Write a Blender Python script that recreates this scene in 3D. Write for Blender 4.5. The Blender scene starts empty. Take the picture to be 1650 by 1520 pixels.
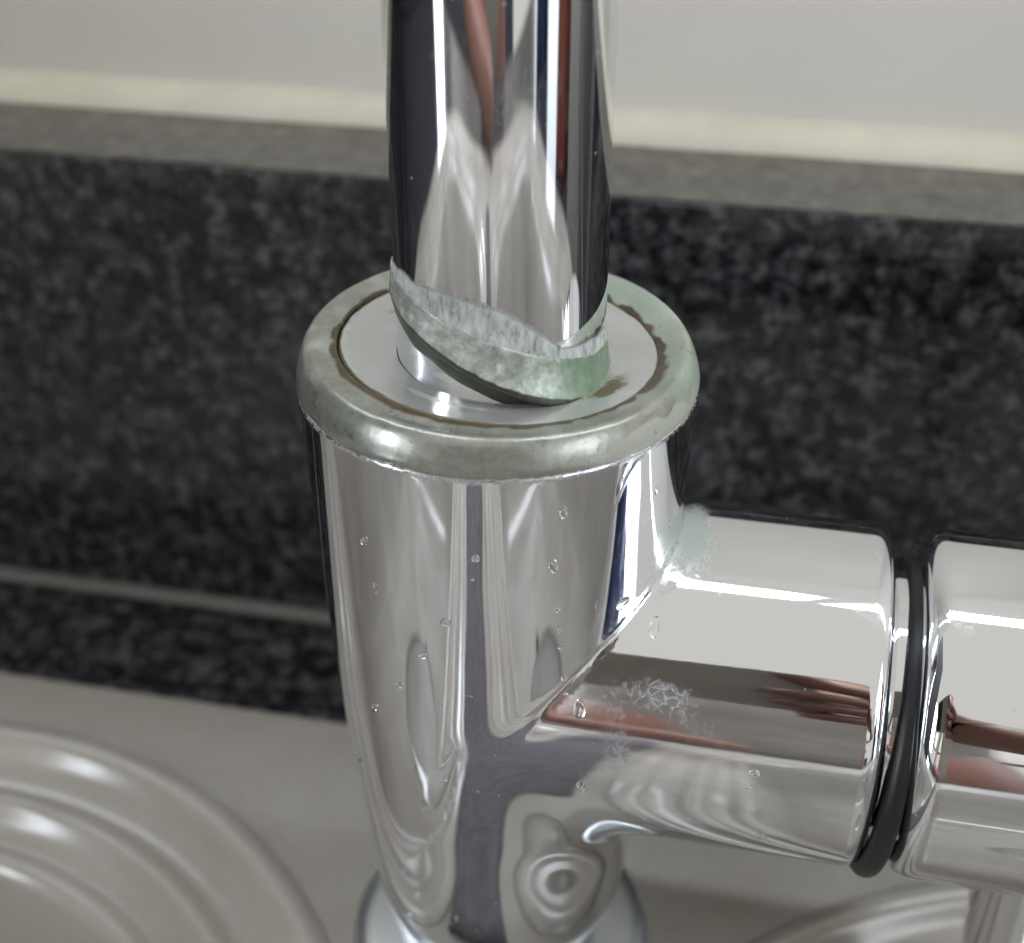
import bpy, bmesh, math, random
import numpy as np
from mathutils import Vector, Matrix, noise
random.seed(7)
S = 0.001                      # everything below is written in millimetres
sc = bpy.context.scene
col = sc.collection

# ------------------------------------------------------------------ camera
TH, PS = math.radians(32.2), math.radians(12)
F = Vector((-math.sin(PS)*math.cos(TH), math.cos(PS)*math.cos(TH), -math.sin(TH)))
R = Vector((math.cos(PS), math.sin(PS), 0))
U = R.cross(F)
CAM = Vector((31.8, -141.6, 77.3))
cd = bpy.data.cameras.new('camera'); cam = bpy.data.objects.new('camera', cd); col.objects.link(cam)
M = Matrix((R, U, -F)).transposed().to_4x4(); M.translation = CAM*S
cam.matrix_world = M
cd.sensor_width = 36; cd.lens = 48.0; cd.clip_start = 0.002; cd.clip_end = 50
cd.dof.use_dof = True; cd.dof.focus_distance = 0.156; cd.dof.aperture_fstop = 17
sc.camera = cam

# ------------------------------------------------------------------ light
w = bpy.data.worlds.new('World'); sc.world = w; w.use_nodes = True
bg = w.node_tree.nodes['Background']
bg.inputs[0].default_value = (1.0, 0.975, 0.90, 1); bg.inputs[1].default_value = 0.58
sc.view_settings.view_transform = 'Standard'; sc.view_settings.look = 'None'
sc.view_settings.exposure = 0.2; sc.view_settings.gamma = 1
sc.cycles.max_bounces = 8; sc.cycles.glossy_bounces = 6; sc.cycles.caustics_reflective = True
WINDOW_STRENGTH = 14.0

# ------------------------------------------------------------------ materials
def mat(name, base=(.5,.5,.5), rough=.5, metal=0.0, spec=.5):
    m = bpy.data.materials.new(name); m.use_nodes = True
    b = m.node_tree.nodes['Principled BSDF']
    b.inputs['Base Color'].default_value = (*base, 1); b.inputs['Roughness'].default_value = rough
    b.inputs['Metallic'].default_value = metal; b.inputs['Specular IOR Level'].default_value = spec
    return m, m.node_tree.nodes, m.node_tree.links, b
def objco(n, l, scale):
    t = n.new('ShaderNodeTexCoord'); mp = n.new('ShaderNodeMapping')
    mp.inputs['Scale'].default_value = scale if isinstance(scale, tuple) else (scale,)*3
    l.new(t.outputs['Object'], mp.inputs[0]); return mp.outputs[0]
def noi(n, l, scale, detail=4, rough=.55, vec=None, dist=0):
    x = n.new('ShaderNodeTexNoise'); x.inputs['Scale'].default_value = scale
    x.inputs['Detail'].default_value = detail; x.inputs['Roughness'].default_value = rough
    x.inputs['Distortion'].default_value = dist
    l.new(vec if vec else objco(n, l, 1.0), x.inputs['Vector']); return x.outputs['Fac']
def ramp(n, l, fac, stops):
    r = n.new('ShaderNodeValToRGB'); e = r.color_ramp.elements
    while len(e) < len(stops): e.new(.5)
    for i, (p, c) in enumerate(stops):
        e[i].position = p; e[i].color = (*c, 1) if isinstance(c, tuple) else (c, c, c, 1)
    l.new(fac, r.inputs[0]); return r.outputs[0]
def mix(n, l, fac, a, b, mode='MIX'):
    x = n.new('ShaderNodeMix'); x.data_type = 'RGBA'; x.blend_type = mode
    for s, v in ((x.inputs['Factor'], fac), (x.inputs[6], a), (x.inputs[7], b)):
        if isinstance(v, (int, float)): s.default_value = v if s == x.inputs['Factor'] else (v, v, v, 1)
        elif isinstance(v, tuple): s.default_value = (*v, 1)
        else: l.new(v, s)
    return x.outputs[2]
def math_(n, l, op, a, b=0.0, clamp=False):
    x = n.new('ShaderNodeMath'); x.operation = op; x.use_clamp = clamp
    for s, v in ((x.inputs[0], a), (x.inputs[1], b)):
        if isinstance(v, (int, float)): s.default_value = v
        else: l.new(v, s)
    return x.outputs[0]
def attr(n, name):
    a = n.new('ShaderNodeAttribute'); a.attribute_name = name; return a.outputs['Fac']
def bump(n, l, b, h, strength, dist):
    x = n.new('ShaderNodeBump'); x.inputs['Strength'].default_value = strength
    x.inputs['Distance'].default_value = dist; l.new(h, x.inputs['Height']); l.new(x.outputs[0], b.inputs['Normal'])

def chrome_mat(name, tint=(.85,.865,.895), wave=.00002, attrs=()):
    """polished chrome; attrs: (attribute, colour, roughness) = real deposits lying on it"""
    m, n, l, b = mat(name, tint, .025, 1.0)
    smear = noi(n, l, 90, 5, .6)
    fine = noi(n, l, 900, 3, .6)
    rg = ramp(n, l, smear, [(.40, .018), (.70, .06)])
    rough = math_(n, l, 'MULTIPLY', rg, 1.0)
    c = tint; metal = 1.0
    for name_, colr, ro in attrs:
        a = attr(n, name_)
        nf = noi(n, l, 1300, 6, .75)
        f = math_(n, l, 'SUBTRACT', math_(n, l, 'MULTIPLY', a, 1.9), nf)
        f = math_(n, l, 'MULTIPLY', math_(n, l, 'MULTIPLY', f, 2.2, True), .62)
        if name_ == 'limescale':
            ve = n.new('ShaderNodeTexVoronoi'); ve.feature = 'DISTANCE_TO_EDGE'; ve.inputs['Scale'].default_value = 750
            wob = n.new('ShaderNodeVectorMath'); wob.operation = 'ADD'
            nn = n.new('ShaderNodeTexNoise'); nn.inputs['Scale'].default_value = 500; oc = objco(n, l, 1.0); l.new(oc, nn.inputs['Vector'])
            sc_ = n.new('ShaderNodeVectorMath'); sc_.operation = 'SCALE'; sc_.inputs['Scale'].default_value = .002; l.new(nn.outputs['Color'], sc_.inputs[0])
            l.new(oc, wob.inputs[0]); l.new(sc_.outputs[0], wob.inputs[1]); l.new(wob.outputs[0], ve.inputs['Vector'])
            web = ramp(n, l, ve.outputs['Distance'], [(.04, 1.0), (.14, .18)])
            f = math_(n, l, 'MULTIPLY', f, web)
            rough = math_(n, l, 'ADD', rough, math_(n, l, 'MULTIPLY', a, .16), True)
        c = mix(n, l, f, c, colr)
        metal = math_(n, l, 'SUBTRACT', metal, math_(n, l, 'MULTIPLY', f, .85), True)
        rough = math_(n, l, 'ADD', rough, math_(n, l, 'MULTIPLY', f, ro), True)
    vo = n.new('ShaderNodeTexVoronoi'); vo.inputs['Scale'].default_value = 420; l.new(objco(n, l, 1.0), vo.inputs['Vector'])
    dots = math_(n, l, 'MULTIPLY', math_(n, l, 'LESS_THAN', vo.outputs['Distance'], .07), math_(n, l, 'GREATER_THAN', vo.outputs['Color'], .62))
    # fine dried smears and hairline scratches
    wv2 = noi(n, l, 60, 8, .75, vec=objco(n, l, (9, 9, 1.2)), dist=1.5)
    scr = math_(n, l, 'LESS_THAN', math_(n, l, 'ABSOLUTE', math_(n, l, 'SUBTRACT', wv2, .5)), .0035)
    scr = math_(n, l, 'MULTIPLY', scr, math_(n, l, 'GREATER_THAN', smear, .56))
    rough = math_(n, l, 'ADD', rough, math_(n, l, 'MULTIPLY', scr, .18), True)
    attrs = attrs or ()
    if True:
        c = mix(n, l, math_(n, l, 'MULTIPLY', dots, .6), c, (.45,.45,.43))
        metal = math_(n, l, 'SUBTRACT', metal, math_(n, l, 'MULTIPLY', dots, .6), True)
        l.new(c, b.inputs['Base Color']); l.new(metal, b.inputs['Metallic'])
    l.new(rough, b.inputs['Roughness'])
    wv = noi(n, l, 55, 2, .4)
    bump(n, l, b, math_(n, l, 'ADD', math_(n, l, 'MULTIPLY', wv, 1.0), math_(n, l, 'MULTIPLY', fine, .004)), 1.0, wave)
    return m

CHROME = chrome_mat('polished_chrome')
CHROME_BODY = chrome_mat('polished_chrome_with_deposits', wave=.00007,
                         attrs=(('limescale', (.34,.33,.35), .4), ('verdigris', (.33,.41,.34), .5)))
CHROME_DULL = chrome_mat('dull_pedestal_chrome', tint=(.70,.74,.76), wave=.00003)
CHROME_DULL.node_tree.nodes['Principled BSDF'].inputs['Roughness'].default_value = .35
for _l in list(CHROME_DULL.node_tree.links):
    if _l.to_socket.name == 'Roughness': CHROME_DULL.node_tree.links.remove(_l)

def ring_material():
    m, n, l, b = mat('limescaled_ring', (.6,.6,.57), .2, .6)
    b.inputs['Coat Weight'].default_value = .6; b.inputs['Coat Roughness'].default_value = .05; b.inputs['Coat IOR'].default_value = 1.45
    rust, green, pale = attr(n, 'rust'), attr(n, 'verdigris'), attr(n, 'limescale')
    n1 = noi(n, l, 420, 8, .72); n2 = noi(n, l, 1500, 5, .7); n3 = noi(n, l, 160, 4, .6)
    base = ramp(n, l, n1, [(.30, (.25,.26,.23)), (.50, (.33,.34,.30)), (.66, (.41,.415,.37))])
    g = math_(n, l, 'MULTIPLY', math_(n, l, 'SUBTRACT', math_(n, l, 'MULTIPLY', green, 1.7), n3), 2.0, True)
    base = mix(n, l, math_(n, l, 'MULTIPLY', g, .75), base, (.36,.45,.35))
    p = math_(n, l, 'MULTIPLY', math_(n, l, 'SUBTRACT', math_(n, l, 'MULTIPLY', pale, 1.7), n1), 3.0, True)
    base = mix(n, l, math_(n, l, 'MULTIPLY', p, .8), base, (.46,.475,.415))
    r = math_(n, l, 'MULTIPLY', math_(n, l, 'SUBTRACT', math_(n, l, 'MULTIPLY', rust, 1.75), math_(n, l, 'ADD', math_(n, l, 'MULTIPLY', n1, .5), math_(n, l, 'MULTIPLY', n2, .5))), 2.0, True)
    rc = ramp(n, l, noi(n, l, 420, 6, .75), [(.44, (.052,.046,.022)), (.66, (.13,.072,.028))])
    base = mix(n, l, r, base, rc)
    sp = ramp(n, l, noi(n, l, 1300, 2, .5), [(.66, 0.0), (.71, 1.0)])
    base = mix(n, l, math_(n, l, 'MULTIPLY', sp, .5), base, (.13,.11,.07))
    l.new(base, b.inputs['Base Color'])
    dirt = math_(n, l, 'MAXIMUM', r, math_(n, l, 'MAXIMUM', g, p))
    l.new(math_(n, l, 'SUBTRACT', .60, math_(n, l, 'MULTIPLY', dirt, .5), True), b.inputs['Metallic'])
    l.new(math_(n, l, 'ADD', math_(n, l, 'MULTIPLY', dirt, .45), ramp(n, l, n1, [(.3, .24), (.7, .38)]), True), b.inputs['Roughness'])
    h = math_(n, l, 'ADD', n1, math_(n, l, 'MULTIPLY', n2, .4))
    bump(n, l, b, h, .10, .0002)
    return m
RING = ring_material()

def collar_material():
    m, n, l, b = mat('limescaled_collar', (.45,.48,.43), .26, .3)
    n1 = noi(n, l, 500, 8, .72); n3 = noi(n, l, 200, 4, .6)
    base = ramp(n, l, n1, [(.34, (.24,.27,.23)), (.50, (.42,.45,.41)), (.64, (.68,.69,.66))])
    green, rust = attr(n, 'verdigris'), attr(n, 'rust')
    g = math_(n, l, 'MULTIPLY', math_(n, l, 'SUBTRACT', math_(n, l, 'MULTIPLY', green, 1.6), n3), 2.2, True)
    base = mix(n, l, math_(n, l, 'MULTIPLY', g, .8), base, (.20,.32,.20))
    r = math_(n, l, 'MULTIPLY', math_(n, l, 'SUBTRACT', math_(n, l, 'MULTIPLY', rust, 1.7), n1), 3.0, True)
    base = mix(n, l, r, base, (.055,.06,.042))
    l.new(base, b.inputs['Base Color'])
    bump(n, l, b, n1, .5, .0003)
    return m
COLLAR = collar_material()

def disc_material():
    m, n, l, b = mat('hazed_disc', (.76,.76,.74), .12, .6)
    b.inputs['Coat Weight'].default_value = .3; b.inputs['Coat Roughness'].default_value = .12
    rust, green = attr(n, 'rust'), attr(n, 'verdigris')
    n1 = noi(n, l, 450, 8, .7); n3 = noi(n, l, 140, 4, .6)
    base = ramp(n, l, n3, [(.35, (.56,.565,.55)), (.65, (.63,.64,.64))])
    g = math_(n, l, 'MULTIPLY', math_(n, l, 'SUBTRACT', math_(n, l, 'MULTIPLY', green, 1.6), n1), 2.2, True)
    base = mix(n, l, math_(n, l, 'MULTIPLY', g, .7), base, (.50,.58,.47))
    r = math_(n, l, 'MULTIPLY', math_(n, l, 'SUBTRACT', math_(n, l, 'MULTIPLY', rust, 1.7), n1), 3.0, True)
    base = mix(n, l, r, base, (.13,.11,.06))
    l.new(base, b.inputs['Base Color'])
    d = math_(n, l, 'MAXIMUM', r, math_(n, l, 'MULTIPLY', g, .7))
    l.new(math_(n, l, 'SUBTRACT', .55, math_(n, l, 'MULTIPLY', d, .5), True), b.inputs['Metallic'])
    l.new(math_(n, l, 'ADD', ramp(n, l, n1, [(.3, .19), (.7, .25)]), math_(n, l, 'MULTIPLY', d, .4), True), b.inputs['Roughness'])
    bump(n, l, b, n1, .06, .0001)
    return m
DISC = disc_material()

def chalk_material():
    m, n, l, b = mat('chalky_limescale', (.6,.62,.6), .7)
    v = objco(n, l, (1, 1, .35))
    n1 = noi(n, l, 1100, 6, .7, vec=v); n2 = noi(n, l, 450, 4, .6)
    l.new(ramp(n, l, n1, [(.32, (.20,.23,.21)), (.5, (.52,.55,.54)), (.7, (.75,.77,.78))]), b.inputs['Base Color'])
    e = attr(n, 'cover')
    a = math_(n, l, 'MULTIPLY', math_(n, l, 'SUBTRACT', math_(n, l, 'MULTIPLY', e, 1.75), math_(n, l, 'ADD', math_(n, l, 'MULTIPLY', n1, .55), math_(n, l, 'MULTIPLY', n2, .45))), 3.0, True)
    l.new(a, b.inputs['Alpha'])
    bump(n, l, b, n1, .6, .0002)
    return m
CHALK = chalk_material()

def granite_material():
    m, n, l, b = mat('dark_speckled_granite', (.02,.02,.02), .12, 0, .5)
    v = objco(n, l, (1.0, 1.0, 1.0))
    a = noi(n, l, 210, 6, .66, vec=v, dist=0)
    a2 = noi(n, l, 420, 4, .6, vec=v)
    a = math_(n, l, 'ADD', math_(n, l, 'MULTIPLY', a, .72), math_(n, l, 'MULTIPLY', a2, .28))
    c1 = ramp(n, l, a, [(.40, (.006,.006,.008)), (.52, (.024,.024,.028)), (.62, (.105,.105,.112))])
    vo = n.new('ShaderNodeTexVoronoi'); vo.inputs['Scale'].default_value = 340; l.new(v, vo.inputs['Vector'])
    g = ramp(n, l, vo.outputs['Color'], [(.66, 0.0), (.90, 1.0)])
    c1 = mix(n, l, math_(n, l, 'MULTIPLY', g, .3), c1, (.125,.122,.115))
    l.new(c1, b.inputs['Base Color'])
    l.new(ramp(n, l, a, [(.3, .08), (.7, .18)]), b.inputs['Roughness'])
    return m
GRANITE = granite_material()

def sink_material():
    m, n, l, b = mat('beige_composite_sink', (.30,.275,.25), .2, 0, .85)
    a = noi(n, l, 22, 5, .6); c = noi(n, l, 900, 2, .5)
    c1 = ramp(n, l, a, [(.35, (.335,.305,.27)), (.65, (.40,.372,.335))])
    c1 = mix(n, l, .04, c1, ramp(n, l, c, [(.3, .1), (.7, .7)]))
    st = ramp(n, l, noi(n, l, 30, 6, .65, vec=objco(n, l, (1, 2.2, 1))), [(.62, 0.0), (.78, 1.0)])
    c1 = mix(n, l, math_(n, l, 'MULTIPLY', st, .2), c1, (.22,.17,.13))
    l.new(c1, b.inputs['Base Color'])
    bump(n, l, b, c, .1, .0002)
    return m
SINK = sink_material()

def simple(name, base, rough=.5, metal=0.0, var=.12, scale=30):
    m, n, l, b = mat(name, base, rough, metal)
    f = noi(n, l, scale, 5, .6)
    lo = tuple(x*(1-var) for x in base); hi = tuple(min(1, x*(1+var)) for x in base)
    l.new(ramp(n, l, f, [(.3, lo), (.7, hi)]), b.inputs['Base Color'])
    return m
TILE = simple('matt_pale_tile', (.79,.765,.71), .45, var=.05, scale=12)
SEALANT = simple('cream_sealant', (.85,.82,.70), .3, var=.08, scale=60)
GREYSEAL = simple('grey_sealant', (.16,.155,.145), .35, var=.2, scale=120)
END_SHADE = simple('black_painted_shade', (.010,.010,.012), .42, var=.3, scale=200)
STEEL = simple('brushed_steel', (.55,.55,.55), .3, 1.0)
SKIN = simple('skin', (.20,.095,.07), .5)
SHIRT = simple('beige_cotton', (.15,.128,.105), .8)
TROUSER = simple('navy_cotton', (.03,.032,.045), .8)
HAIR = simple('dark_hair', (.03,.02,.015), .6)
PHONE = simple('cream_phone_shell', (.36,.33,.29), .3)
PHONE2 = simple('dark_phone_panel', (.03,.03,.036), .25)
DARKC = simple('dark_cupboard_paint', (.03,.03,.035), .5)
WOOD = simple('cabinet_wood', (.30,.25,.20), .5)
FLOORM = simple('floor_stone', (.05,.045,.042), .6)
BROWN = simple('red_brown_plastic', (.20,.06,.04), .3)
BLUE = simple('blue_plastic', (.03,.04,.09), .3)
FRAME = simple('white_window_frame', (.75,.75,.73), .4)
PANE = bpy.data.materials.new('daylit_window_glass'); PANE.use_nodes = True
_n = PANE.node_tree.nodes; _n.clear(); _e = _n.new('ShaderNodeEmission'); _o = _n.new('ShaderNodeOutputMaterial')
_e.inputs[0].default_value = (.86,.93,1.0,1); _e.inputs[1].default_value = WINDOW_STRENGTH
PANE.node_tree.links.new(_e.outputs[0], _o.inputs[0])
PANE2 = PANE.copy(); PANE2.name = 'dull_window_glass'
for _q in PANE2.node_tree.nodes:
    if _q.type == 'EMISSION': _q.inputs[1].default_value = 5.0
WATER, n_, l_, b_ = mat('water', (1,1,1), 0.0, 0, .5)
b_.inputs['Transmission Weight'].default_value = 1.0; b_.inputs['IOR'].default_value = 1.33

# ------------------------------------------------------------------ helpers
def link(o, parent=None, label=None, cat=None, group=None, kind=None):
    col.objects.link(o)
    if parent: o.parent = parent
    if label: o['label'] = label
    if cat: o['category'] = cat
    if group: o['group'] = group
    if kind: o['kind'] = kind
    return o
def mesh(name, verts, faces, m, parent=None, smooth=True, attrs=None, origin=(0,0,0), **kw):
    me = bpy.data.meshes.new(name)
    me.from_pydata([tuple(float(c)*S for c in v) for v in verts], [], faces); me.update()
    if smooth: me.polygons.foreach_set('use_smooth', [True]*len(me.polygons))
    for k, vals in (attrs or {}).items():
        a = me.attributes.new(k, 'FLOAT', 'POINT'); a.data.foreach_set('value', np.asarray(vals, dtype=np.float32))
    me.materials.append(m)
    o = bpy.data.objects.new(name, me); o.location = Vector(origin)*S
    return link(o, parent, **kw)
def empty(name, loc=(0,0,0), **kw):
    o = bpy.data.objects.new(name, None); o.location = Vector(loc)*S; o.empty_display_size = .01
    return link(o, **kw)
def grid_faces(nu, nv, closed_u=True):
    f = []
    for j in range(nv-1):
        for i in range(nu if closed_u else nu-1):
            a = j*nu+i; b = j*nu+(i+1) % nu
            f.append((a, b, b+nu, a+nu))
    return f
def lathe(name, prof, m, parent=None, nu=128, centre=(0,0), axis='z', warp=None, attrf=None, cap=(False, False), **kw):
    """prof: list of (radius, height); height ascending gives outward normals"""
    V = []; A = []
    for r, z in prof:
        for i in range(nu):
            a = 2*math.pi*i/nu
            rr, zz = (r, z) if not warp else warp(a, r, z)
            V.append((centre[0]+rr*math.cos(a), centre[1]+rr*math.sin(a), zz))
            if attrf: A.append(attrf(a, r, z))
    Fs = grid_faces(nu, len(prof))
    if cap[0]: Fs.append(tuple(reversed(range(nu))))
    if cap[1]: Fs.append(tuple(range((len(prof)-1)*nu, len(prof)*nu)))
    if axis == 'x': V = [(v[2], v[0], v[1]) for v in V]
    at = None
    if attrf:
        at = {k: [x[k] for x in A] for k in A[0]}
        if cap[0] or cap[1]: pass
    return mesh(name, V, Fs, m, parent, attrs=at, **kw)
def box(name, x0, x1, y0, y1, z0, z1, m, parent=None, bev=0.0, seg=3, **kw):
    bm = bmesh.new(); bmesh.ops.create_cube(bm, size=1)
    for v in bm.verts:
        v.co = Vector(((x0+x1)/2+v.co.x*(x1-x0), (y0+y1)/2+v.co.y*(y1-y0), (z0+z1)/2+v.co.z*(z1-z0)))*S
    if bev: bmesh.ops.bevel(bm, geom=bm.edges[:], offset=bev*S, segments=seg, profile=.5, affect='EDGES')
    me = bpy.data.meshes.new(name); bm.to_mesh(me); bm.free(); me.materials.append(m)
    return link(bpy.data.objects.new(name, me), parent, **kw)
def gauss(x, s): return math.exp(-(x/s)**2)
def adiff(a, b): return abs((a-b+math.pi) % (2*math.pi) - math.pi)
def nz(x, y, z, s): return noise.noise(Vector((x*s, y*s, z*s)))

# ------------------------------------------------------------------ setting
ZD = -102.0        # sink deck height
YB = 76.3          # face of the granite upstand
YW = 108.0         # face of the tiled wall
XL, XR, YF, YK, RO = -312.0, 332.0, -400.0, 43.0, 150.0     # sink outline

def rrect(cx, cy, hx, hy, r, nc=28):
    P = []
    for k, (sx, sy) in enumerate(((1,1),(-1,1),(-1,-1),(1,-1))):
        for i in range(nc+1):
            a = math.pi/2*k+math.pi/2*i/nc
            P.append((cx+sx*(hx-r)+r*math.cos(a), cy+sy*(hy-r)+r*math.sin(a)))
    return P
def holed_sheet(name, loops, z, m):
    """flat sheet: first loop is the outline, the others are openings"""
    bm = bmesh.new()
    for lp in loops:
        vs = [bm.verts.new(Vector((x, y, z))*S) for x, y in lp]
        for i in range(len(vs)): bm.edges.new((vs[i], vs[(i+1) % len(vs)]))
    bmesh.ops.remove_doubles(bm, verts=bm.verts[:], dist=1e-6)
    bmesh.ops.triangle_fill(bm, use_beauty=True, edges=bm.edges[:])
    for f in bm.faces:
        f.normal_update()
        if f.normal.z < 0: f.normal_flip()
    me = bpy.data.meshes.new(name); bm.to_mesh(me); bm.free(); me.materials.append(m)
    return bpy.data.objects.new(name, me)
# granite worktop with the sink opening
link(holed_sheet('granite_worktop', [[(-1200,-500),(1400,-500),(1400,YB+30),(-1200,YB+30)], rrect((XL+XR)/2, (YF+YK)/2, (XR-XL)/2-2, (YK-YF)/2-2, RO-2)], ZD-3.5, GRANITE), kind='structure')
box('worktop_edge', -1200, 1400, -503, -500.2, ZD-34, ZD-3.5, GRANITE, kind='structure')
GRANITE_DULL, _dn, _dl, _db = mat('paler_granite_top', (.1,.1,.1), .22)  # upstand top in a paler granite colour than its face
_dl.new(ramp(_dn, _dl, noi(_dn, _dl, 240, 6, .7), [(.35, (.085,.080,.072)), (.55, (.15,.142,.13)), (.70, (.21,.20,.185))]), _db.inputs['Base Color'])
us = empty('granite_upstand', (0, YB, ZD), kind='structure')
box('face_slab', -1200, 1400, YB, YW+6, ZD-3.4, -6.4, GRANITE, bev=.5)
_tp = box('top_face', -1200, 1400, YB+1.2, YW+5, -6.39, -6.1, GRANITE_DULL); _tp.parent = us; _tp.location = -us.location
bpy.data.objects['face_slab'].parent = us; bpy.data.objects['face_slab'].location = -us.location
# thin sealant joint between worktop and upstand
def strip(name, y, z, r, m, x0=-1200, x1=1400, a0=180, a1=360, **kw):
    V = []; n = 9; k = 260
    for i in range(k+1):
        x = x0+(x1-x0)*i/k
        for j in range(n):
            a = math.radians(a0+(a1-a0)*j/(n-1))
            rr = r*(1+.10*nz(x, 0, j*.2, .05))
            V.append((x, y+rr*math.cos(a), z+rr*math.sin(a)))
    Fs = [(i*n+j, (i+1)*n+j, (i+1)*n+j+1, i*n+j+1) for i in range(k) for j in range(n-1)]
    return mesh(name, V, Fs, m, **kw)
strip('worktop_sealant', YB+.2, ZD-3.6, 2.2, GREYSEAL, a0=185, a1=80, kind='structure')
strip('wall_sealant', YW+.6, -6.6, 5.6, SEALANT, a0=185, a1=80, kind='structure')
# tiled wall with the window opening above the sink
wl = empty('tiled_wall', (0, YW, 0), kind='structure')
WZ0, WZ1, WX0, WX1 = 620.0, 1500.0, -900.0, 1100.0
for nm, b in (('tile', (-1200, 1400, YW, YW+12, -6.3, WZ0)),):
    o = box('tile', *b, TILE); o.parent = wl; o.location = -wl.location
win = empty('window', ((WX0+WX1)/2, YW+10, WZ0), label='daylit window with white frame in the wall above the sink', cat='window')
for x0, x1, z0, z1 in ((WX0, WX1, WZ0, WZ0+40), (WX0, WX1, WZ1-40, WZ1), (WX0, WX0+40, WZ0+40.3, WZ1-40.3), (WX1-40, WX1, WZ0+40.3, WZ1-40.3), (80, 120, WZ0+40.3, WZ1-40.3)):
    o = box('frame', x0, x1, YW+3, YW+40, z0, z1, FRAME, bev=2); o.parent = win; o.location = -win.location
o = box('pane', WX0+20, WX1-20, YW+20, YW+24, WZ0+20, WZ1-20, PANE); o.parent = win; o.location = -win.location
box('low_cupboards', -2600, 700, -1900, -1500, -999, -120, DARKC, bev=3, label='dark low cupboards across the room behind the photographer, seen only mirrored', cat='cupboard')
wu = empty('wall_cupboards', (-400, -1860, 250), label='row of beige wall cupboards across the room behind the photographer, seen only mirrored', cat='cupboard')
BEIGE = simple('beige_cupboard_door', (.34,.30,.25), .4, var=.2, scale=4)
for _k in range(7):
    _o = box('door', -2500+600*_k+4, -2500+600*(_k+1)-4, -1870, -1850, 255, 845, BEIGE, bev=3); _o.parent = wu; _o.location = -wu.location
_o = box('carcass', -2500, 1700, -2200, -1871, 250, 850, DARKC, bev=3); _o.parent = wu; _o.location = -wu.location
dk = box('tall_cupboard', -1150, -620, -495, YB-2, ZD-3.2, 900, DARKC, bev=3, label='dark tall cupboard standing on the worktop left of the sink, seen only mirrored', cat='cupboard')
side = empty('window', (1300, -850, -100), label='daylit window with white frame in the side wall right of the sink', cat='window')
for y0, y1, z0, z1 in ((-1300, -400, -100, -60), (-1300, -400, 860, 900), (-1300, -1260, -59.7, 859.7), (-440, -400, -59.7, 859.7), (-870, -830, -59.7, 859.7)):
    o = box('frame', 1290, 1325, y0, y1, z0, z1, FRAME, bev=2); o.parent = side; o.location = -side.location
o = box('pane', 1306, 1310, -1280, -420, -80, 880, PANE2); o.parent = side; o.location = -side.location
left = empty('window', (-1450, -1150, -50), label='daylit window with white frame across the room to the left of the photographer', cat='window')
for y0, y1, z0, z1 in ((-1600, -700, -50, -10), (-1600, -700, 860, 900), (-1600, -1560, -9.7, 859.7), (-740, -700, -9.7, 859.7), (-1170, -1130, -9.7, 859.7)):
    o = box('frame', -1475, -1440, y0, y1, z0, z1, FRAME, bev=2); o.parent = left; o.location = -left.location
o = box('pane', -1460, -1456, -1580, -720, -30, 880, PANE); o.parent = left; o.location = -left.location
mesh('floor', [(-3000,-3000,-1000),(3000,-3000,-1000),(3000,120,-1000),(-3000,120,-1000)], [(0,1,2,3)], FLOORM, smooth=False, kind='structure')
cb = box('base_cabinet', -1200, 1400, -485, 100, -990, ZD-205, WOOD, bev=2, label='wooden base cabinet carrying the granite worktop and sink', cat='cabinet')
box('worktop_apron', -1200, 1400, -486, -470, ZD-204, ZD-34, WOOD, cb)

# ------------------------------------------------------------------ sink
sink = empty('double_sink', (0, YK, ZD), label='beige composite double bowl sink with stepped rims behind and below the tap', cat='sink')
def loft(name, loops, m, parent, cap=False, **kw):
    n = len(loops[0]); V = [p for lp in loops for p in lp]
    Fs = [(j*n+i, j*n+(i+1) % n, (j+1)*n+(i+1) % n, (j+1)*n+i) for j in range(len(loops)-1) for i in range(n)]
    Fs = [tuple(reversed(f)) for f in Fs]
    if cap: Fs.append(tuple((len(loops)-1)*n+i for i in range(n)))
    return mesh(name, V, Fs, m, parent, origin=(0, -YK, -ZD), **kw)
BOWLS = [(-12-136, 26-190, 136, 190, 85), (15+138, 29-190, 138, 190, 85)]
o = holed_sheet('deck', [rrect((XL+XR)/2, (YF+YK)/2, (XR-XL)/2-1.6, (YK-YF)/2-1.6, RO)] + [rrect(cx, cy, hx+2.6, hy+2.6, r+2.6) for cx, cy, hx, hy, r in BOWLS], ZD, SINK)
link(o, sink); o.location = -sink.location
lip = []
for d, z in ((0-1.6, 0), (-.8, -.15), (-.2, -.8), (0, -1.6), (0, -3.6)):
    lip.append([(x, y, ZD+z) for x, y in rrect((XL+XR)/2, (YF+YK)/2, (XR-XL)/2+d, (YK-YF)/2+d, RO+1.6+d)])
o = loft('rim_edge', [[p for p in lp] for lp in lip], SINK, sink)
for v in [o]: v.data.flip_normals()
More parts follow.
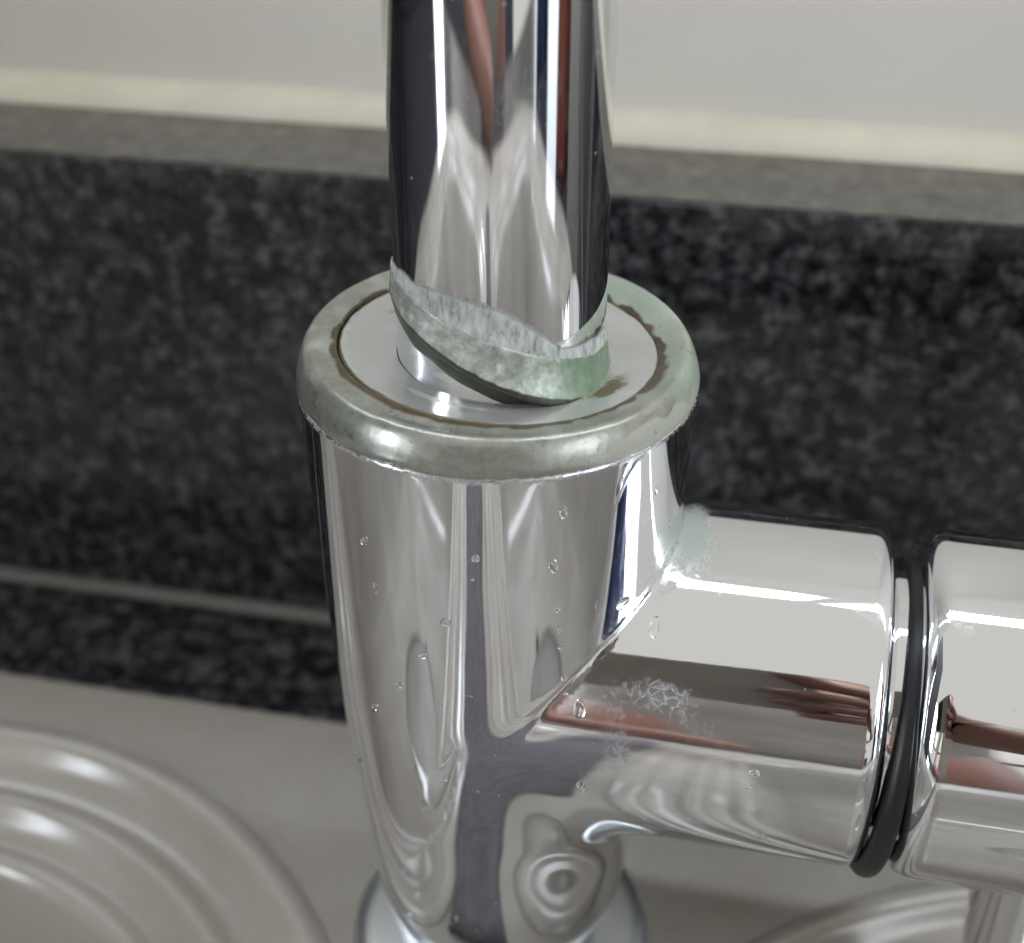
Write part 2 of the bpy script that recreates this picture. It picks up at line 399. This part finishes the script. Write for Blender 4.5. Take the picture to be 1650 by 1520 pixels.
# stepped bowl profile: (inset, z)
def arcs(x0, z0, r, a0, a1, n=7):
    return [(x0+r*math.cos(math.radians(a0+(a1-a0)*i/n)), z0+r*math.sin(math.radians(a0+(a1-a0)*i/n))) for i in range(n+1)]
prof = [(-2.6, 0), (-2.4, .5), (-1.5, 1.5), (-.3, 2.1), (1.1, 2.1), (2.4, 1.4), (3.2, .3), (3.9, -1.0), (5.5, -2.6), (8.6, -4.2), (9.6, -4.3)]
prof += [(10.2, -3.5), (11.2, -2.7), (12.7, -2.7), (13.8, -3.6), (14.4, -4.9), (15.2, -6.0), (17.4, -8.0), (18.6, -8.6)]
prof += [(19.2, -7.9), (20.2, -7.2), (21.6, -7.3), (22.8, -8.4), (23.5, -10.2), (24.6, -14), (27, -24), (31, -60), (36, -110), (46, -136), (62, -147.5), (80, -150.3), (95, -151.2), (110, -151.6), (128, -151.8), (134, -151.9)]
for k, (cx, cy, hx, hy, r) in enumerate(BOWLS):
    loops = [[(x, y, ZD+z) for x, y in rrect(cx, cy, hx-d, hy-d, max(r-d*.8, 12))] for d, z in prof]
    b = loft('bowl', loops, SINK, sink, cap=True); b.data.polygons[len(b.data.polygons)-1].use_smooth = False
    dr = lathe('drain', [(0.01,-150.6),(20,-150.6),(36,-150.4),(43,-150.1),(45,-152.0)][::-1], STEEL, b, nu=48, centre=(cx, cy))
    dr.location = (0, 0, ZD*S)

# ------------------------------------------------------------------ faucet
tap = empty('kitchen_faucet', (0, 0, ZD), label='chrome kitchen tap with limescaled ring, upright spout and sideways valve branch', cat='faucet')
OFF = (0, 0, -ZD)
def part(o): o.location = (0, 0, -ZD*S); return o

# --- valve body: vertical tapered barrel and horizontal branch, one casting
ZC, RB = -41.7, 22.1
ZS = [-120,-110,-104,-100,-96,-90,-84,-78,-60,-42,-20,0,10]
RS = [5.0,10.0,13.4,14.9,16.1,17.4,18.4,19.2,20.9,22.2,23.2,24.0,24.3]
_z = np.linspace(-120, 10, 521); _r = np.interp(_z, ZS, RS)
_k = np.exp(-np.linspace(-2.5, 2.5, 33)**2); _k /= _k.sum()
_rs = np.convolve(np.pad(_r, 16, mode='reflect', reflect_type='odd'), _k, 'valid')
# finer smoothing of the silhouette so mirrored lines stay smooth
_k2 = np.exp(-np.linspace(-2.5, 2.5, 81)**2); _k2 /= _k2.sum()
_rs = np.convolve(np.pad(_rs, 40, mode='reflect', reflect_type='odd'), _k2, 'valid')
def smin(a, b, k):
    h = np.maximum(k-np.abs(a-b), 0)/k
    return np.minimum(a, b)-h*h*h*k/6
def sdf(x, y, z):
    rr = np.interp(z, _z, _rs)
    body = (np.sqrt(x*x+y*y)-rr)*.98
    rb = np.sqrt(y*y+(z-ZC)**2)-RB
    ex = x-49.6; q = 2.2
    a = rb+q; b = ex+q
    br = np.sqrt(np.maximum(a, 0)**2+np.maximum(b, 0)**2)+np.minimum(np.maximum(a, b), 0)-q
    br = np.maximum(br, -x)
    t = np.clip((ZC+4-z)/22, 0, 1); t = t*t*(3-2*t)
    d = smin(body, br, 1.0+9.5*t)
    return -smin(-d, -(z-0.0), .6)
def surface_nets(h=.6):
    xs = np.arange(-27, 53, h); ys = np.arange(-27, 27, h); zs = np.arange(-107, 2, h)
    X, Y, Z = np.meshgrid(xs, ys, zs, indexing='ij')
    D = sdf(X, Y, Z); D[:, :, 0] = 1.0
    ins = D < 0
    nx, ny, nzz = D.shape
    acc = np.zeros((nx-1, ny-1, nzz-1, 3)); cnt = np.zeros((nx-1, ny-1, nzz-1))
    corners = [(i, j, k) for i in (0, 1) for j in (0, 1) for k in (0, 1)]
    def sl(a, c): return a[c[0]:nx-1+c[0], c[1]:ny-1+c[1], c[2]:nzz-1+c[2]]
    for c in corners:
        for ax in range(3):
            if c[ax] == 0:
                c2 = list(c); c2[ax] = 1
                a, b = sl(D, c), sl(D, c2)
                cr = (a < 0) != (b < 0)
                t = np.where(cr, a/(np.where(cr, a-b, 1)), 0)
                for q in range(3):
                    acc[..., q] += np.where(cr, c[q]+(t if q == ax else 0), 0)
                cnt += cr
    use = cnt > 0
    idx = -np.ones(use.shape, dtype=np.int64); idx[use] = np.arange(use.sum())
    I = np.argwhere(use)
    P = (I+acc[use]/cnt[use][:, None])*h+np.array([xs[0], ys[0], zs[0]])
    quads = []
    for ax in range(3):
        o1, o2 = [(1, 2), (2, 0), (0, 1)][ax]
        s0 = [slice(1, n-1) for n in D.shape]; s1 = [slice(1, n-1) for n in D.shape]
        s0[ax] = slice(0, D.shape[ax]-1); s1[ax] = slice(1, D.shape[ax])
        a, b = ins[tuple(s0)], ins[tuple(s1)]
        off = np.array([1, 1, 1]); off[ax] = 0
        for flip, sel in ((False, a & ~b), (True, ~a & b)):
            E_ = np.argwhere(sel)+off
            if not len(E_): continue
            e1 = np.zeros(3, int); e1[o1] = 1; e2 = np.zeros(3, int); e2[o2] = 1
            q = np.stack([idx[tuple(((E_-e1-e2)).T)], idx[tuple(((E_-e2)).T)], idx[tuple(E_.T)], idx[tuple(((E_-e1)).T)]], 1)
            if flip: q = q[:, ::-1]
            quads.append(q)
    Q = np.concatenate(quads); Q = Q[(Q >= 0).all(1)]
    def grad(P):
        e = .02; g = np.zeros_like(P)
        for q in range(3):
            d = np.zeros(3); d[q] = e
            g[:, q] = (sdf(*(P+d).T)-sdf(*(P-d).T))/(2*e)
        return g
    low = P[:, 2] > zs[0]+1.2*h
    for _ in range(5):
        g = grad(P); d = sdf(*P.T); g2 = (g*g).sum(1)
        st = -(d/np.maximum(g2, .2))[:, None]*g
        P = P+np.clip(st, -h, h)*low[:, None]
    N = grad(P); N /= np.linalg.norm(N, axis=1)[:, None]
    return P, Q, N
P, Q, N = surface_nets()
def blob(P, c, s): return np.exp(-(((P-np.array(c))/np.array(s))**2).sum(1))
lime = .20*blob(P, (17.5,-18.5,-31), (3,6,5)) + .44*blob(P, (24,-19.5,-30), (5,6,2.2)) + .36*blob(P, (19,-21.5,-39), (3.2,4,5)) + .30*blob(P, (29,-20,-34), (8,5,3))
rim = np.exp(-((P[:, 2]+.3)/.55)**2)*.55
lime = lime+rim
green = .52*blob(P, (24.6,3,-20.5), (2.0,9,5))+.36*blob(P, (26.6,-3,-21), (2.8,7,4))+.40*blob(P, (22.5,-9,-25), (2.2,5,4))
seam = .5*np.exp(-((np.sqrt(P[:,0]**2+P[:,1]**2)-np.interp(P[:,2], _z, _rs)-.4)/.8)**2)*(P[:,0] > 3)*(np.abs(np.sqrt(P[:,1]**2+(P[:,2]-ZC)**2)-RB) < 1.3)*(P[:,2] > -40)
body = mesh('valve_body', P, [tuple(int(i) for i in q) for q in Q], CHROME_BODY, tap, attrs={'limescale': np.clip(lime+seam*.45, 0, 1), 'verdigris': np.clip(green+seam*.3, 0, 1)})
part(body)
body.data.normals_split_custom_set_from_vertices([tuple(v) for v in N])

# --- pedestal under the barrel
part(lathe('base_pedestal', [(23.4,-102),(23.4,-99.5)]+[(19.4+4*math.cos(math.radians(a)), -99.5+3.6*math.sin(math.radians(a))) for a in range(10, 91, 10)]+[(15,-95.6)], CHROME_DULL, tap))

# --- ring on top of the barrel
def ring_attr(a, r, z):
    d = r-18.9; x, y = r*math.cos(a), r*math.sin(a)
    front = .5-.5*math.sin(a)
    wid = .55+.35*gauss(adiff(a, math.radians(-95)), .6)+.5*max(0, nz(x, y, 3, .5))+.5*gauss(adiff(a, math.radians(-145)), .35)+.55*gauss(adiff(a, math.radians(-10)), .35)-.28*gauss(adiff(a, math.radians(175)), .4)
    rust = gauss(max(0, d-.15), wid)*(.80+.75*nz(x, y, 9, .45)+.35*gauss(adiff(a, math.radians(-110)), .8)-.15*gauss(adiff(a, math.radians(90)), .9))+.25*gauss(adiff(a, math.radians(-8)), .4)*gauss(r-20.6, 1.2)
    green = .55*gauss(adiff(a, math.radians(5)), .7)+.4*gauss(adiff(a, math.radians(60)), .5)
    # chalky crust along the lower right edge
    e = gauss(adiff(a, math.radians(-28)), .52)
    pale = e*min(1, max(0, (r-23.1+.5*nz(x, y, 0, .3))/.7))*.85 if z < 4.4 else .22*e
    pale = max(pale, .55*gauss(z-.0, .35)*(.6+.5*nz(x, y, 1, .6)))
    pale = max(pale, .38*gauss(adiff(a, math.radians(110)), 1.0))
    if z > 4.0: pale = max(pale, .34+.18*nz(x, y, 2, .35)-.25*gauss(adiff(a, math.radians(-90)), .8))
    return {'rust': min(1, rust), 'verdigris': min(1, green), 'limescale': min(1, pale)}
def ring_warp(a, r, z):
    x, y = r*math.cos(a), r*math.sin(a)
    k = .05*nz(x, y, z, .25)+.022*nz(x, y, z, 1.6)
    lo = 0
    if z < 1.2: lo = .35*nz(24*math.cos(a), 24*math.sin(a), 5, .22)+.12*nz(24*math.cos(a), 24*math.sin(a), 2, .9)
    tl = (-(.02+.035*min(1, max(0, (22.6-r)/3)))*x+.032*y*min(1, max(0, (r-19)/2)))*min(1, max(0, z/4))
    return r+k*.6, z+k+lo+tl
prof = [(23.2,-.15),(23.92,.02),(24.02,.25),(24.0,.9),(23.9,1.5),(23.75,2.2),(23.55,2.9),(23.27,3.6),(22.95,4.2),(22.6,4.6),(22.2,4.8),(21.8,4.78),(21.0,4.6),(20.2,4.38),(19.6,4.2),(19.2,4.05),(19.0,3.95),(18.88,3.6),(18.85,3.0)]
fine = []
for i in range(len(prof)-1):
    for k in range(2): fine.append(tuple(prof[i][q]+(prof[i+1][q]-prof[i][q])*k/2 for q in (0, 1)))
fine.append(prof[-1])
part(lathe('top_ring', fine, RING, tap, nu=480, warp=ring_warp, attrf=ring_attr))
# --- shallow dished disc inside the ring
def disc_attr(a, r, z):
    x, y = r*math.cos(a), r*math.sin(a)
    rust = (.72+.2*gauss(adiff(a, math.radians(-95)), .8))*gauss(r-18.95, .40+.35*max(0, nz(x, y, 7, .5)))
    rust += .62*gauss(adiff(a, math.radians(-22)), .33)*gauss(r-15.2, 1.9)+.5*gauss(adiff(a, math.radians(148)), .35)*gauss(r-15.5, 1.6)
    green = .55*gauss(adiff(a, math.radians(-160)), .5)*gauss(r-18.6, 1.2)+.6*gauss(adiff(a, math.radians(-105)), .5)*gauss(r-14.6, .9)
    return {'rust': min(1, rust), 'verdigris': min(1, green)}
DP = [(19.02,3.2),(18.95,3.6),(18.8,3.86)]+[(18.6-.31*i, 3.9-.055*i) for i in range(20)]+[(12.2,2.8)]
part(lathe('top_disc', DP, DISC, tap, nu=360, centre=(.2, 0), warp=lambda a, r, z: (r, z-.055*r*math.cos(a)+.05*nz(r*math.cos(a), r*math.sin(a), 0, .4)), attrf=disc_attr))
# --- spout
TX = .4
def tube_attr(a, r, z): return {}
def spout():
    path = [(0, 1.0+1.5*i) for i in range(140)]
    zt, ra = path[-1][1], 85
    path += [(-ra+ra*math.cos(math.radians(a)), zt+ra*math.sin(math.radians(a))) for a in range(4, 181, 4)]
    path += [(-2*ra, zt-8*i) for i in range(1, 4)]
    nu = 192; V = []
    for k, (y, z) in enumerate(path):
        y2, z2 = path[min(k+1, len(path)-1)]; y1, z1 = path[max(k-1, 0)]
        d = Vector((0, y2-y1, z2-z1)).normalized(); sd = Vector((0, d.z, -d.y))
        for i in range(nu):
            a = 2*math.pi*i/nu
            p = Vector((TX, y, z))+Vector((1, 0, 0))*12.3*math.cos(a)+sd*12.3*math.sin(a)
            V.append(p if z <= 150 or z <= zt and y > -1 else Vector((y+TX, TX-p.x, p.z)))
    return part(mesh('spout_tube', V, grid_faces(nu, len(path)), CHROME, tap))
spout()
# --- tilted collar round the spout foot
def collar():
    nu = 360; V = []; A = {'verdigris': [], 'rust': []}
    prof = [(0,12.4,0),(0,12.6,-.12),(0,12.78,.05),(0,12.85,.4),(.12,12.83,.4),(.25,12.8,.3),(.4,12.76,.2),(.55,12.72,.1),(.7,12.68,.05),(.85,12.63,0),(.95,12.58,0),(1,12.52,.0),(1,12.42,.1),(1,12.31,.15)]
    for t, r_, dz in prof:
        for i in range(nu):
            a = 2*math.pi*i/nu
            r = r_
            zb = 6.3-5.4*math.cos(a)+.5*math.sin(a)
            zt = 9.9-4.5*math.cos(a)-.8*math.sin(a)
            x, y = r*math.cos(a), r*math.sin(a)
            r = r_+1.5*(1-t)**2*gauss(adiff(a, math.radians(-45)), .7)
            k = .13*nz(x, y, t*4, .45)+.09*nz(x, y, t*4, 1.5)
            V.append((TX+(r+k)*math.cos(a), (r+k)*math.sin(a), zb+(zt-zb)*t+dz+k*.8))
            A['verdigris'].append(.75*gauss(adiff(a, math.radians(-18)), .55)+.35*gauss(adiff(a, math.radians(-80)), .7))
            A['rust'].append(.85*(1-min(1, t*6)))
    return part(mesh('tilted_collar', V, grid_faces(nu, len(prof)), COLLAR, tap, attrs=A))
collar()
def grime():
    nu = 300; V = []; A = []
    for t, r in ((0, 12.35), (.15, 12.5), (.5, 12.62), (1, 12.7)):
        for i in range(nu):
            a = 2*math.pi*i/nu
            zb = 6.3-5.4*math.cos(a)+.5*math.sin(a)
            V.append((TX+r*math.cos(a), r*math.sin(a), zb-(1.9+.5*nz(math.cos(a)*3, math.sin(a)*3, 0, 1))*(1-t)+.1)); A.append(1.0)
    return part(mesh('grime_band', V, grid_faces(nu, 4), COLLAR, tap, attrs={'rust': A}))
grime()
# --- chalky limescale crept up the spout above the collar
def chalk():
    ang = [-175,-150,-135,-127,-111,-94,-79,-68,-56,-44,-30,-10,10]
    ztop = [14.8,15.0,15.4,15.0,15.3,15.1,14.3,12.9,10.3,8.0,7.6,7.6,7.6]
    V = []; C = []; nu = 300; nv = 12
    for j in range(nv):
        for i in range(nu):
            d = -175+185*i/(nu-1); a = math.radians(d)
            zb = 9.4-4.5*math.cos(a)-.8*math.sin(a)
            zt = np.interp(d, ang, ztop)+.9+.4*nz(i*.06, 0, 0, 1)
            t = j/(nv-1)
            r = 12.36+.10*(1-t)+.05*nz(i*.1, j*.3, 4, 1)
            V.append((TX+r*math.cos(a), r*math.sin(a), zb+(max(zt, zb+.5)-zb)*t))
            C.append(1.0*(1-t)**.55*min(1, (i+2)/25)*min(1, (nu-i)/25))
    return part(mesh('limescale_crust', V, grid_faces(nu, nv, False), CHALK, tap, attrs={'cover': C}))
chalk()

# --- right end of the branch: recessed neck, black ring for the sleeve's shaded end face, handle sleeve, lever
def xl(name, prof, m, parent=tap, nu=160, zc=ZC):
    """lathe about the branch axis; prof = (radius, x)"""
    V = []
    for r, x in prof:
        for i in range(nu):
            a = 2*math.pi*i/nu
            V.append((x, r*math.cos(a), zc+r*math.sin(a)))
    return part(mesh(name, V, grid_faces(nu, len(prof)), m, parent))
xl('recessed_neck', [(8, 49), (15.8, 49.2), (16.6, 49.8), (16.8, 50.6), (16.8, 58.0)], CHROME)
hr = 22.4; x0 = 52.9
xl('handle_sleeve', [(10, x0+.05), (16.6, x0), (19.2, x0)]+[(19.2+3.2*math.sin(math.radians(a)), x0+3.2-3.2*math.cos(math.radians(a))) for a in range(10, 91, 10)]+[(hr, x0+4+2.0*i) for i in range(18)]+[(hr-1.2, x0+41), (hr-3, x0+42), (0.01, x0+42)], CHROME)
def end_shade():  # black ring added for the darkness of the sleeve's end face
    V = []; nu = 200; nv = 20
    for i in range(nu):
        a = 2*math.pi*i/nu
        ry, rz = 20.2, 19.0; cz = ZC-2.7
        cy, sz = math.cos(a), math.sin(a)
        tr = 1.45-.25*sz
        xc = 51.5+1.25*sz
        nrm = Vector((0, cy/ry, sz/rz)).normalized()
        for j in range(nv):
            b = 2*math.pi*j/nv
            V.append((xc+tr*math.sin(b), ry*cy+nrm.y*tr*math.cos(b), cz+rz*sz+nrm.z*tr*math.cos(b)))
    Fs = [(i*nv+j, ((i+1) % nu)*nv+j, ((i+1) % nu)*nv+(j+1) % nv, i*nv+(j+1) % nv) for i in range(nu) for j in range(nv)]
    return part(mesh('end_shade_ring', V, Fs, END_SHADE, tap))
end_shade()
def rod(name, p0, p1, r0, r1, m, parent=None, nu=40, loc=True):
    p0, p1 = Vector(p0), Vector(p1); d = (p1-p0).normalized()
    u = d.orthogonal().normalized(); v = d.cross(u)
    V = []; L = (p1-p0).length
    rings = [(0, .01), (0, r0*.8), (.3, r0)]+[(L*k/10, r0+(r1-r0)*k/10) for k in range(1, 11)]+[(L+r1*math.sin(t), r1*math.cos(t)+.01) for t in (.5, 1.0, 1.5)]
    for s_, r in rings:
        for i in range(nu):
            a = 2*math.pi*i/nu
            V.append(p0+d*s_+u*r*math.cos(a)+v*r*math.sin(a))
    return mesh(name, V, grid_faces(nu, len(rings)), m, parent)
part(rod('lever', (72, -6, -58), (73.5, -4, -97), 6.5, 5.5, CHROME, tap))

# ------------------------------------------------------------------ water drops on the casting

def drop(i, p, w, h, label):
    # settle the drop on the chrome surface it clings to
    p = np.array(p, float)
    for _ in range(6):
        g = np.array([float(sdf(*(p+v))-sdf(*(p-v)))/.04 for v in np.eye(3)*.02]); p = p-float(sdf(*p))*g/(g@g)
    n = Vector(g).normalized(); t = Vector((0, 0, 1)).cross(n).normalized(); b = n.cross(t)
    V = []; nu, nv = 24, 9; rx, rz = w*.66, h*.66; ht = min(rx, rz)*1.15
    ph = random.Random(i).random()*6
    for j in range(nv):
        e = math.pi/2*j/(nv-1)
        for k in range(nu):
            a = 2*math.pi*k/nu
            s_ = 1+.08*math.sin(2*a+ph)+.05*math.sin(3*a+2*ph)
            V.append(t*(rx*math.cos(a)*math.cos(e)*s_*(1-.15*math.sin(a)))+b*(rz*math.sin(a)*math.cos(e)*s_)+n*(ht*math.sin(e)-.04))
    Fs = grid_faces(nu, nv); Fs.append(tuple(reversed(range(nu))))
    return mesh('water_drop', V, Fs, WATER, origin=p, label=label, cat='water drop', group='water drops clinging to the chrome tap')
DROPS = [
 ((-11.0,-20.8,-12.0), .75, .75, 'highest round water drop on the left half of the barrel, below the ring edge'),
 ((-10.0,-21.1,-17.9), .5, .72, 'small tall water drop just under the highest one on the left of the barrel'),
 ((-9.8,-21.1,-19.0), .36, .36, 'tiny water speck touching the small tall drop on the upper left of the barrel'),
 ((-1.2,-23.2,-20.3), .95, .75, 'wide oval water drop alone on the bright patch of the upper barrel'),
 ((2.6,-23.4,-10.6), .65, .8, 'round water drop on the dark vertical reflection near the barrel top'),
 ((2.2,-23.4,-13.6), .3, .3, 'tiny water drop right under the one on the dark vertical reflection'),
 ((-4.3,-22.5,-26.2), .85, .7, 'large water drop at the top of the narrow upright reflection on the barrel'),
 ((-7.8,-21.2,-32.5), .7, .7, 'round water drop halfway down the barrel, left of the narrow upright reflection'),
 ((-11.8,-18.9,-38.9), .7, .7, 'round water drop halfway down the barrel, nearest its left edge'),
 ((-16.6,-13.5,-53.5), .67, 1.2, 'tall water drop right on the left edge of the barrel'),
 ((-5.5,-20.8,-53.7), .4, .4, 'small water drop at the lower tip of the narrow upright reflection'),
 ((1.4,-22.6,-31.4), .6, .22, 'flat thin water smear in the middle of the barrel'),
 ((10.9,-20.9,-12.2), .8, 1.45, 'largest tall water drop on the right half of the barrel'),
 ((11.8,-20.7,-5.0), .6, 1.5, 'long hanging water drop just below the ring on the right of the barrel'),
 ((11.3,-20.3,-18.6), .45, .58, 'first drop of the dotted row below the largest tall drop on the barrel'),
 ((11.6,-20.0,-21.8), .38, .58, 'second drop of the dotted row running down the right of the barrel'),
 ((11.7,-19.8,-24.7), .43, .58, 'third drop of the dotted row running down the right of the barrel'),
 ((12.4,-19.6,-31.6), .37, .37, 'lowest tiny drop of the dotted row, just above the branch joint'),
 ((12.1,-19.3,-29.4), .51, .6, 'fourth drop of the dotted row, close above the branch joint'),
 ((14.2,-20.1,-33.2), 1.15, 1.8, 'large bulging water drop caught in the joint between barrel and branch'),
 ((21.9,-13.6,-24.8), .95, 2.0, 'elongated water drop high in the slanting joint between barrel and branch'),
 ((14.9,-21.8,-43.7), .76, .66, 'water drop on the front of the branch root below the joint'),
 ((15.5,-21.8,-44.6), .46, .46, 'small water drop leaning against the one below the joint on the branch root'),
 ((35.4,-21.5,-37.8), 1.0, .7, 'topmost wide drop of the column on the middle of the branch'),
 ((35.3,-21.8,-39.7), .51, .4, 'small drop directly under the topmost one on the middle of the branch'),
 ((35.9,-21.9,-43.4), .44, .4, 'tiny drop midway down the column on the middle of the branch'),
 ((37.1,-20.9,-48.5), 1.1, .6, 'wide curved drop at the foot of the column on the branch underside'),
 ((-10.0,-17.3,-69.9), .51, .7, 'highest small drop near the tapering bottom of the barrel'),
 ((-8.0,-17.9,-73.8), .65, .55, 'middle drop of the three near the tapering bottom of the barrel'),
 ((-9.9,-16.1,-80.7), .71, .62, 'lowest drop of the three near the tapering bottom of the barrel'),
 ((-2.1,-19.3,-75.4), .43, .43, 'small drop low on the barrel, right of the bottom three'),
 ((-2.1,-22.1,-46.1), .62, .62, 'faint round drop below the bright patch in the middle of the barrel'),
 ((-2.3,-22.4,-34.0), .3, .24, 'very small speck of water in the middle of the barrel'),
 ((20.8,-11.4,-7.0), .3, .85, 'slender drop high on the right flank of the barrel'),
]
for i, (p, w_, h_, lb) in enumerate(DROPS): drop(i, p, w_, h_, lb)

# ------------------------------------------------------------------ things the chrome mirrors: bottles and the photographer
DIVIDER_SHADE = simple('mauve_grey_painted_shade', (.105,.093,.10), .85, var=.25, scale=300)  # shade on the divider, put into a mauve grey colour
def divider_shade_strip():  # added strip, gives the chrome the divider's dark band to mirror
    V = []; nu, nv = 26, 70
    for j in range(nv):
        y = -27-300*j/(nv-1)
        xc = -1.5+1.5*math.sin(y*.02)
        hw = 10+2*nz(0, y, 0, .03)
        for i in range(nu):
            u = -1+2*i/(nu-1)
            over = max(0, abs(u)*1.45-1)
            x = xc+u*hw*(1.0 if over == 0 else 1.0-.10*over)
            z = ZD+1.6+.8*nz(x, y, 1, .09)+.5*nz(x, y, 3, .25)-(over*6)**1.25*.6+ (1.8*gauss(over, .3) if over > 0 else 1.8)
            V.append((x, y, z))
    o = mesh('divider_shade_strip', V, grid_faces(nu, nv, False), DIVIDER_SHADE, label='mauve grey strip added for the shade along the divider between the two bowls, seen only mirrored', cat='shade_strip')
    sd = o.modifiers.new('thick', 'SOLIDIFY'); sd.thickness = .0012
divider_shade_strip()
def bottle(x, y, m, label, h=150, r=27):
    b = empty('soap_bottle', (x, y, ZD-3.5), label=label, cat='bottle')
    lathe('bottle_body', [(r*.9,0),(r,4),(r,h*.7),(r*.8,h*.82),(r*.4,h*.9),(r*.38,h)], m, b, nu=48, cap=(True, True))
    lathe('cap', [(r*.5,h+.3),(r*.5,h+14),(r*.3,h+22),(r*.1,h+24)], FRAME, b, nu=32, cap=(True, True))
bottle(405, -105, BROWN, 'red brown plastic soap bottle beyond the right end of the sink, seen only mirrored', 190, 52)
bottle(440, -335, BLUE, 'blue plastic soap bottle standing forward of the red brown one, seen only mirrored', 210, 58)
def skin(name, pts, edges, m, parent=None, sub=1, **kw):
    me = bpy.data.meshes.new(name); me.from_pydata([tuple(c*S for c in p[:3]) for p in pts], edges, []); me.materials.append(m)
    o = bpy.data.objects.new(name, me); link(o, parent, **kw)
    md = o.modifiers.new('skin', 'SKIN'); md.use_smooth_shade = True
    for v, p in zip(me.skin_vertices[0].data, pts):
        v.radius = (p[3]*S, (p[4] if len(p) > 4 else p[3])*S)
    me.skin_vertices[0].data[0].use_root = True
    sb = o.modifiers.new('sub', 'SUBSURF'); sb.levels = sub; sb.render_levels = sub
    return o
def off(o): o.location = -o.parent.location; return o
PY = -700
man = empty('person', (60, PY, -1000), label='person in beige shirt leaning over the sink holding up a phone', cat='person')
pts = [(60,PY,-80,120,90),(60,PY+10,100,125,85),(60,PY+40,270,140,80),(60,PY+50,330,55),(60,PY+70,390,50),(60,PY+95,470,78),(60,PY+95,540,70),
 (235,PY+60,280,50),(300,PY+200,80,40),(330,-430,50,30),(225,-310,40,22),(135,-225,30,24,14),
 (-115,PY+60,280,50),(-190,PY+150,60,40),(-150,PY+260,-55,30),(-30,-410,-68,22),(42,-372,-78,24,15),
 (150,PY-10,-180,85),(150,PY+10,-560,58),(150,PY,-930,42),(150,PY+90,-975,38),
 (-30,PY-10,-180,85),(-30,PY+10,-560,58),(-30,PY,-930,42),(-30,PY+90,-975,38)]
ed = [(0,1),(1,2),(2,3),(3,4),(4,5),(5,6),(2,7),(7,8),(8,9),(9,10),(10,11),(2,12),(12,13),(13,14),(14,15),(15,16),(0,17),(17,18),(18,19),(19,20),(0,21),(21,22),(22,23),(23,24)]
off(skin('body', pts, ed, SKIN, man, 2))
off(skin('shirt', [(60,PY,-210,134,104),(60,PY+10,100,133,93),(60,PY+40,275,148,88),(235,PY+60,284,58),(300,PY+200,80,49),(270,PY+240,45,46),(-115,PY+60,284,58),(-190,PY+150,60,49),(-172,PY+200,10,46)],
     [(0,1),(1,2),(2,3),(3,4),(4,5),(2,6),(6,7),(7,8)], SHIRT, man, 2))
off(skin('trousers', [(60,PY,-130,126,96),(150,PY-10,-200,93),(150,PY+10,-560,70),(150,PY,-900,62),(-30,PY-10,-200,93),(-30,PY+10,-560,70),(-30,PY,-900,62)],
     [(0,1),(1,2),(2,3),(0,4),(4,5),(5,6)], TROUSER, man, 2))
off(skin('hair', [(60,PY+75,505,84),(60,PY+80,560,78)], [(0,1)], HAIR, man, 2))
# phone: a rounded slab whose lens sits at the camera
ph = empty('phone', CAM, label='cream phone with a dark back panel held sideways over the sink taking the picture', cat='phone')
def slab(name, hx, hy, hz, cx, cy, cz, m, bev, seg=3):
    bm = bmesh.new(); bmesh.ops.create_cube(bm, size=1)
    for v in bm.verts: v.co = Vector((v.co.x*2*hx, v.co.y*2*hy, v.co.z*2*hz))*S
    bmesh.ops.bevel(bm, geom=bm.edges[:], offset=bev*S, segments=seg, profile=.5, affect='EDGES')
    rot = Matrix((R, U, -F)).transposed().to_4x4()
    for v in bm.verts: v.co = rot @ (v.co+Vector((cx, cy, cz))*S)
    me = bpy.data.meshes.new(name); bm.to_mesh(me); bm.free(); me.materials.append(m)
    return link(bpy.data.objects.new(name, me), ph)
slab('shell', 77, 37, 4, -60, -18, 9, PHONE, 3.5)
slab('back_panel', 40, 33, .6, -92, -18, 4.8, PHONE2, .5)
# fingers holding the phone
HB = Matrix((R, U, -F)).transposed()
def W(x, y, z): return tuple(CAM+HB @ Vector((x, y, z)))
hand = []; he = []
hand.append((135,-225,30,24,14))
hand.append((*W(42,-62,26),26,13)); he.append((0,1))
for k, (yy, ln) in enumerate(((-2,.9),(-22,1.0),(-41,.95),(-58,.8))):
    b0 = len(hand)
    hand += [(*W(34,yy-8,24),9), (*W(27,yy-2,10),8.5), (*W(19,yy,0),8), (*W(19-16*ln,yy+1,-2.5),7)]
    if k == 0: hand[-1] = (*W(14,yy+18,2),7)
    he += [(1,b0),(b0,b0+1),(b0+1,b0+2),(b0+2,b0+3)]
b0 = len(hand); hand += [(*W(30,-46,34),10),(*W(10,-34,28),9),(*W(-8,-26,22),8)]; he += [(1,b0),(b0,b0+1),(b0+1,b0+2)]
off(skin('hand', hand, he, SKIN, man, 2))
